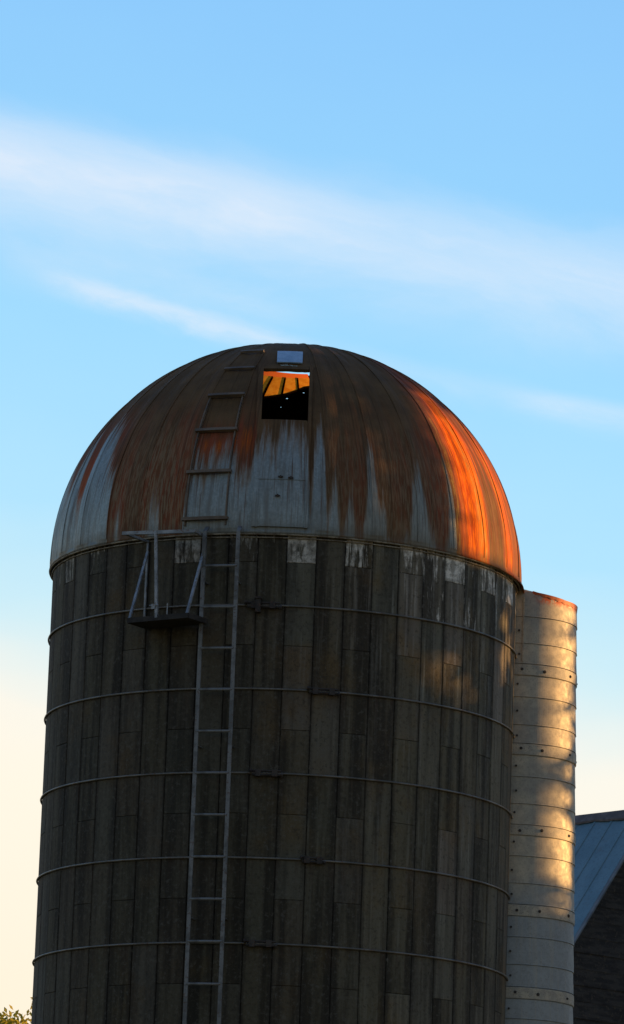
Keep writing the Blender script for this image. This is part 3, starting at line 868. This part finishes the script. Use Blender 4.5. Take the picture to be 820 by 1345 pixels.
hz = np.array([s_dir[0], s_dir[1], 0]); hz /= np.linalg.norm(hz)
lv = np.array([-hz[1], hz[0], 0])
leaves = []
r2 = np.random.default_rng(21)
# how much sun should reach each line through the farmyard (u across, v up), then widened by the size of a leaf
GU, GV, GS = -4.4, 2.0, .05
nu, nv = 156, 218
kind = np.zeros((nu, nv), int); want = np.zeros((nu, nv))
for i in range(nu):
    for j in range(nv):
        h = first_hit(np.array([0, 0, GV + j * GS]) + lv * (GU + i * GS) + s_dir * 9.)
        if h is None: kind[i, j] = 0; continue
        kind[i, j] = 1; want[i, j] = 1. if (h[1] == 'd' and abs(h[2]) > 110) else lit(*h[1:])
wide = want.copy()
for di in range(-2, 3):
    for dj in range(-2, 3):
        if di * di + dj * dj <= 4:
            wide = np.maximum(wide, np.roll(np.roll(want, di, 0), dj, 1) * (1 - .03 * (di * di + dj * dj)))
while len(leaves) < 78000:
    u = r2.uniform(-4.2, 3.2); v = r2.uniform(2.2, 12.7)
    i, j = int((u - GU) / GS), int((v - GV) / GS)
    if kind[i, j] == 0:
        if v > 10.2: continue
        keep = .5
    else:
        keep = min(1., -math.log(max(.004, min(1., wide[i, j]))) / 5.5)
    if r2.random() > keep: continue
    leaves.append(np.array([0, 0, v]) + lv * u + s_dir * r2.uniform(13., 19.))
leaves = np.array(leaves)
uu = leaves @ lv
cuts = [-9, -1.75, .75, 9]
names = ['broad shade tree nearest the viewer, right of the silos', 'tall middle shade tree right of the silos', 'shade tree farthest back, right of the silos']
for i in range(3):
    sel = leaves[(uu >= cuts[i]) & (uu < cuts[i + 1])]
    cu = [-3., -.4, 2.][i]
    c = hz * 16. + lv * cu
    tree('shade_tree', c[0], c[1], 13.8, names[i], 'shade trees right of the silos', sel, M_leaf, .12, 9, 40 + i, 2.0, .26)
# unseen trees added to keep the sun off the barn gable
c = G[:2] + np.array([12.4, 3.8])
tree('shade_tree', c[0], c[1], 15., 'large dark unseen tree added to shade the barn gable', 'shade trees right of the silos',
     crown_pts((c[0], c[1], 11.), (4., 5., 7.5), 24000, rs, 120), M_leaf, .36, 12, 77, 3.5, .35)
c2 = c + np.array([-4.5, -8.])
tree('shade_tree', c2[0] + 6, c2[1], 14., 'large dark unseen tree added in front of the barn gable tree', 'shade trees right of the silos',
     crown_pts((c2[0] + 6, c2[1], 9.5), (3.5, 4., 6.), 10000, rs, 60), M_leaf, .36, 12, 78, 3.2, .35)

# ------------------------------------------------------------------ sky
world = bpy.data.worlds.new('World'); scene.world = world; world.use_nodes = True
nt = NT(world.node_tree)
gen = nt.t.nodes.new('ShaderNodeTexCoord').outputs['Generated']
sp = nt.n('ShaderNodeSeparateXYZ', ins={0: gen}); x, y, z = sp.outputs
el = nt.m('MULTIPLY', nt.m('ARCSINE', z), 57.29578)
az = nt.m('MULTIPLY', nt.m('ARCTAN2', x, y), 57.29578)      # 0 = view direction
def lin(c): return tuple((v / 255 / 12.92 if v / 255 <= .04045 else ((v / 255 + .055) / 1.055) ** 2.4) for v in c)
EXPO = .8
stops = [(-6., (60, 66, 50)), (-.2, (120, 120, 100)), (.3, (255, 220, 180)), (5.5, (255, 240, 216)), (8.4, (255, 245, 226)), (9.5, (250, 245, 232)),
         (10.6, (206, 236, 245)), (12., (176, 226, 252)), (14., (160, 218, 252)), (16.5, (146, 207, 251)), (18.5, (139, 200, 250)), (30, (96, 150, 214)), (60, (64, 106, 170)), (90, (54, 92, 150))]
# the boundary between the warm and blue air wanders a little
wob = nt.noise(nt.xyz(nt.m('MULTIPLY', az, .12), nt.m('MULTIPLY', el, .35), 0.), 1., 4, .6)
el2 = nt.m('ADD', el, nt.m('MULTIPLY', nt.m('SUBTRACT', wob, .5), 1.6))
el2 = nt.m('ADD', el2, nt.m('MULTIPLY', nt.m('MAXIMUM', nt.m('MINIMUM', az, 15.), -15.), .10))
sky = nt.ramp(nt.rng(el2, -6., 90., 0., 1., False), [((e + 6) / 96., lin(c)) for e, c in stops])
# wispy cloud streaks
def band(az0, el0, slope, w_up, w_dn, a0, a1, soft, amp, ns, seed):
    q = nt.m('SUBTRACT', nt.m('SUBTRACT', el, el0), nt.m('MULTIPLY', nt.m('SUBTRACT', az, az0), slope))
    n = nt.noise(nt.xyz(nt.m('MULTIPLY', az, ns), nt.m('MULTIPLY', q, ns * 2.4), seed), 1., 6, .6, .4)
    q = nt.m('ADD', q, nt.m('MULTIPLY', nt.m('SUBTRACT', n, .5), w_up * 1.1))
    up = nt.rng(q, w_up, 0.); dn = nt.rng(q, -w_dn, 0.)
    b = nt.m('MULTIPLY', up, dn)
    b = nt.m('MULTIPLY', b, nt.m('MULTIPLY', nt.rng(az, a0 - soft, a0), nt.rng(az, a1 + soft, a1)))
    fib = nt.noise(nt.xyz(nt.m('ADD', nt.m('MULTIPLY', az, ns * 1.6), nt.m('MULTIPLY', q, .8)), nt.m('MULTIPLY', q, ns * 14.), seed + 2.), 1., 8, .68, .6)
    return nt.m('MULTIPLY', nt.m('MULTIPLY', nt.m('MULTIPLY', b, amp), nt.rng(n, .22, .62, .6, 1.1)), nt.rng(fib, .25, .75, .84, 1.12))
def azel(px, py):
    xs, ys = (px - 410) / FPX, (672.5 - py) / FPX
    X = xs * math.cos(ROLL) - ys * math.sin(ROLL); U = xs * math.sin(ROLL) + ys * math.cos(ROLL)
    d = np.array([X, math.cos(PITCH) - U * math.sin(PITCH), math.sin(PITCH) + U * math.cos(PITCH)]); d /= np.linalg.norm(d)
    return math.degrees(math.atan2(d[0], d[1])), math.degrees(math.asin(d[2]))
def band_px(p0, p1, up, dn, a_soft, amp, ns, seed, ext=(0, 0)):
    a, b = azel(*p0), azel(*p1)
    return band(a[0], a[1], (b[1] - a[1]) / (b[0] - a[0]), up / 105.8, dn / 105.8, a[0] - ext[0], b[0] + ext[1], a_soft, amp, ns, seed)
cl = band_px((0, 205), (820, 372), 100, 150, 2.2, .42, .30, 3., (4, 3))
cl = nt.m('ADD', cl, band_px((-40, 188), (300, 262), 60, 75, 2.4, .26, .6, 8., (3, 0)))
cl = nt.m('ADD', cl, band_px((140, 385), (350, 445), 20, 34, 1.1, .42, 1.5, 5.))
cl = nt.m('ADD', cl, band_px((740, 530), (900, 555), 20, 34, 1., .22, 1., 6.))
cl = nt.m('ADD', cl, band_px((60, 345), (330, 400), 40, 60, 1.2, .16, .8, 11.))
cl = nt.m('ADD', cl, band_px((500, 480), (760, 540), 30, 40, 1.2, .14, .8, 15.))
far = nt.noise(nt.xyz(nt.m('MULTIPLY', az, .035), nt.m('MULTIPLY', el, .16), 4.), 1., 6, .6, .5)
cl = nt.m('ADD', cl, nt.m('MULTIPLY', nt.rng(far, .5, .75, 0., .5), nt.m('MULTIPLY', nt.rng(el, 20., 26.), 1.)))
cl = nt.m('MINIMUM', cl, .9)
sky = nt.mix(cl, sky, lin((238, 241, 249)))
# the sky behind the viewer is dimmer, the sky round the sun warmer
behind = nt.rng(y, .55, -.5, 0., 1.)
sky = nt.mix(nt.m('MULTIPLY', behind, .55), sky, (.10, .095, .09))
bg = nt.n('ShaderNodeBackground', ins={0: sky, 1: 1.16 / 2 ** EXPO})
ns_ = nt.n('ShaderNodeTexSky'); ns_.sky_type = 'NISHITA'; ns_.sun_disc = False
ns_.sun_elevation = R_(SUN_EL); ns_.sun_rotation = math.atan2(s_dir[0], s_dir[1])
ns_.altitude = 100; ns_.air_density = 1.; ns_.dust_density = .6
SKY_N = .05
bg2 = nt.n('ShaderNodeBackground', ins={0: ns_.outputs[0], 1: SKY_N})
mxw = nt.n('ShaderNodeMixShader', ins={0: .15, 1: bg.outputs[0], 2: bg2.outputs[0]})
nt.set(nt.n('ShaderNodeOutputWorld').inputs[0], mxw.outputs[0])

# ------------------------------------------------------------------ sun
sl = bpy.data.lights.new('sun', 'SUN'); sl.energy = 5.; sl.angle = R_(.55); sl.color = (1., .56, .20)
so = bpy.data.objects.new('sun', sl); col.objects.link(so)
so.rotation_euler = Vector(s_dir).to_track_quat('Z', 'Y').to_euler(); so.location = tuple(s_dir * 60)

# ------------------------------------------------------------------ camera
cam = bpy.data.cameras.new('camera'); co = bpy.data.objects.new('camera', cam); col.objects.link(co)
cam.sensor_fit = 'VERTICAL'; cam.sensor_height = 36.; cam.sensor_width = 36.; cam.lens = FPX / 1345. * 36.
cam.clip_start = .5; cam.clip_end = 8000.
fw = np.array([0, math.cos(PITCH), math.sin(PITCH)]); up0 = np.array([0, -math.sin(PITCH), math.cos(PITCH)]); rt0 = np.array([1., 0, 0])
rt_ = rt0 * math.cos(ROLL) + up0 * math.sin(ROLL); up_ = -rt0 * math.sin(ROLL) + up0 * math.cos(ROLL)
M = Matrix(((rt_[0], up_[0], -fw[0], CAM[0]), (rt_[1], up_[1], -fw[1], CAM[1]), (rt_[2], up_[2], -fw[2], CAM[2]), (0, 0, 0, 1)))
co.matrix_world = M
scene.camera = co
scene.view_settings.view_transform = 'Standard'; scene.view_settings.look = 'None'
scene.view_settings.exposure = EXPO; scene.view_settings.gamma = 1.
scene.render.engine = 'CYCLES'
scene.cycles.max_bounces = 6; scene.cycles.use_denoising = True
scene.cycles.sample_clamp_indirect = 6.
